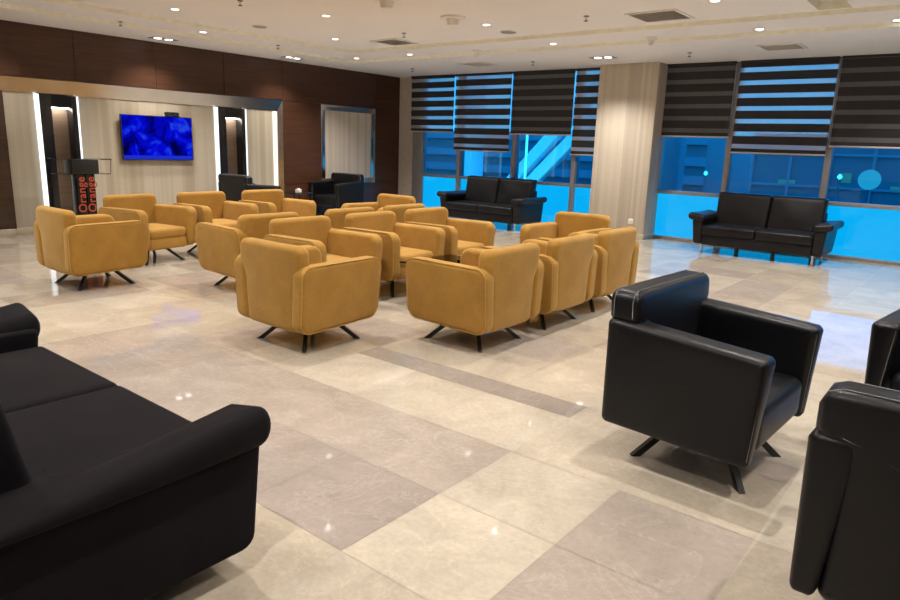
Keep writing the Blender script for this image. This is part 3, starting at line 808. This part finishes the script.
pl = empty('concrete_pillar', (-12.87, 17, -.3)); tag(pl, 'pale outdoor pillar seen below the blind left of the far sofa', 'pillar')
m = MB(); m.bbox(-.28, .28, -.3, .3, 0, 6, .01); m.build('shaft', M['outlight'], pl)
pl2 = empty('concrete_pillar', (-6.0, 15.5, -.3)); tag(pl2, 'pale outdoor pillar seen just right of the striped column', 'pillar')
m = MB(); m.bbox(-.3, .3, -.2, .2, 0, 6, .01); m.build('shaft', M['outwall'], pl2)
lp = empty('lamp_post', (-9.57, 15.0, -.3)); tag(lp, 'bright white vertical light pole outside left of the raking beams', 'lamp')
m = MB(); m.lathe([(.03, 0), (.03, 3.2)], 12); m.build('pole', M['outlamp'], lp)
fd = bpy.data.lights.new('added_beam_floodlight', 'AREA'); fd.energy = 75; fd.size = .5; fd.color = (.8, .95, 1)  # unseen lamp added to brighten the raking beams
fo = bpy.data.objects.new('added_beam_floodlight', fd); col.objects.link(fo); fo.location = (-10.5, 14.2, .1)
fo.rotation_mode = 'QUATERNION'; fo.rotation_quaternion = Vector((-.1, 3.3, .9)).to_track_quat('-Z', 'Y')
sg = empty('round_sign', (-2.05, 16, 0)); tag(sg, 'round pale disc light outside the window at the right edge', 'lamp')
m = MB(); m.tube([(0, 0, 1.12), (0, .06, 1.12)], .20, n=28); m.build('disc', emit('sign_disc', (.25, .55, .8), .8), sg)
m = MB(); m.tube([(0, .05, -.3), (0, .05, 1.0)], .03, n=8); m.build('post', M['outmid'], sg)
for x, y, z, lab in ((-6.3, 19, 1.25, 'small bright street light outside just right of the column'), (-2.9, 18, 1.35, 'small bright street light outside above the right sofa')):
    o = empty('street_light', (x, y, -.3)); tag(o, lab, 'lamp', 'small street lights outside')
    m = MB(); m.tube([(0, 0, 0), (0, 0, z)], .02, n=8); m.build('pole', M['outmid'], o)
    m = MB(); m.lathe([(.02, z), (.06, z + .05), (.02, z + .12)], 12); m.build('globe', M['outlamp'], o)

# ------------------------------------------------------------------ sky, camera, view
wd = bpy.data.worlds.new('dusk_sky'); sc.world = wd; wd.use_nodes = True; nt = wd.node_tree; nt.nodes.clear()
tc = nt.nodes.new('ShaderNodeTexCoord'); sp = nt.nodes.new('ShaderNodeSeparateXYZ'); rp = nt.nodes.new('ShaderNodeValToRGB')
bg = nt.nodes.new('ShaderNodeBackground'); ou = nt.nodes.new('ShaderNodeOutputWorld')
nt.links.new(tc.outputs['Generated'], sp.inputs[0]); nt.links.new(sp.outputs['Z'], rp.inputs['Fac']); nt.links.new(rp.outputs['Color'], bg.inputs['Color']); nt.links.new(bg.outputs[0], ou.inputs[0])
rp.color_ramp.elements[0].position = 0; rp.color_ramp.elements[0].color = (.10, .50, .95, 1)
rp.color_ramp.elements[1].position = .6; rp.color_ramp.elements[1].color = (.05, .26, .75, 1)
bg.inputs['Strength'].default_value = 2.5

F_PX, PITCH, YAW, ROLL = 674.0, .224768, .67054, .034854
cy_, sy_ = math.cos(YAW), math.sin(YAW)
fw_ = Vector((-sy_ * math.cos(PITCH), cy_ * math.cos(PITCH), -math.sin(PITCH))); rt = Vector((cy_, sy_, 0)); up = rt.cross(fw_)
cR, sR = math.cos(ROLL), math.sin(ROLL)
r2 = rt * cR + up * sR; u2 = up * cR - rt * sR
cam = bpy.data.cameras.new('camera'); cam.sensor_width = 36; cam.lens = F_PX / 900 * 36; cam.clip_start = .05; cam.clip_end = 300
co = bpy.data.objects.new('camera', cam); col.objects.link(co)
mw = Matrix.Identity(4)
for i in range(3): mw[i][0] = r2[i]; mw[i][1] = u2[i]; mw[i][2] = -fw_[i]
mw[2][3] = EYE
co.matrix_world = mw; sc.camera = co
vs_ = sc.view_settings; vs_.view_transform = 'Standard'; vs_.look = 'None'; vs_.gamma = 1; vs_.use_curve_mapping = False; vs_.exposure = 0.0
sc.cycles.use_denoising = True
sc.cycles.max_bounces = 8; sc.cycles.transparent_max_bounces = 12
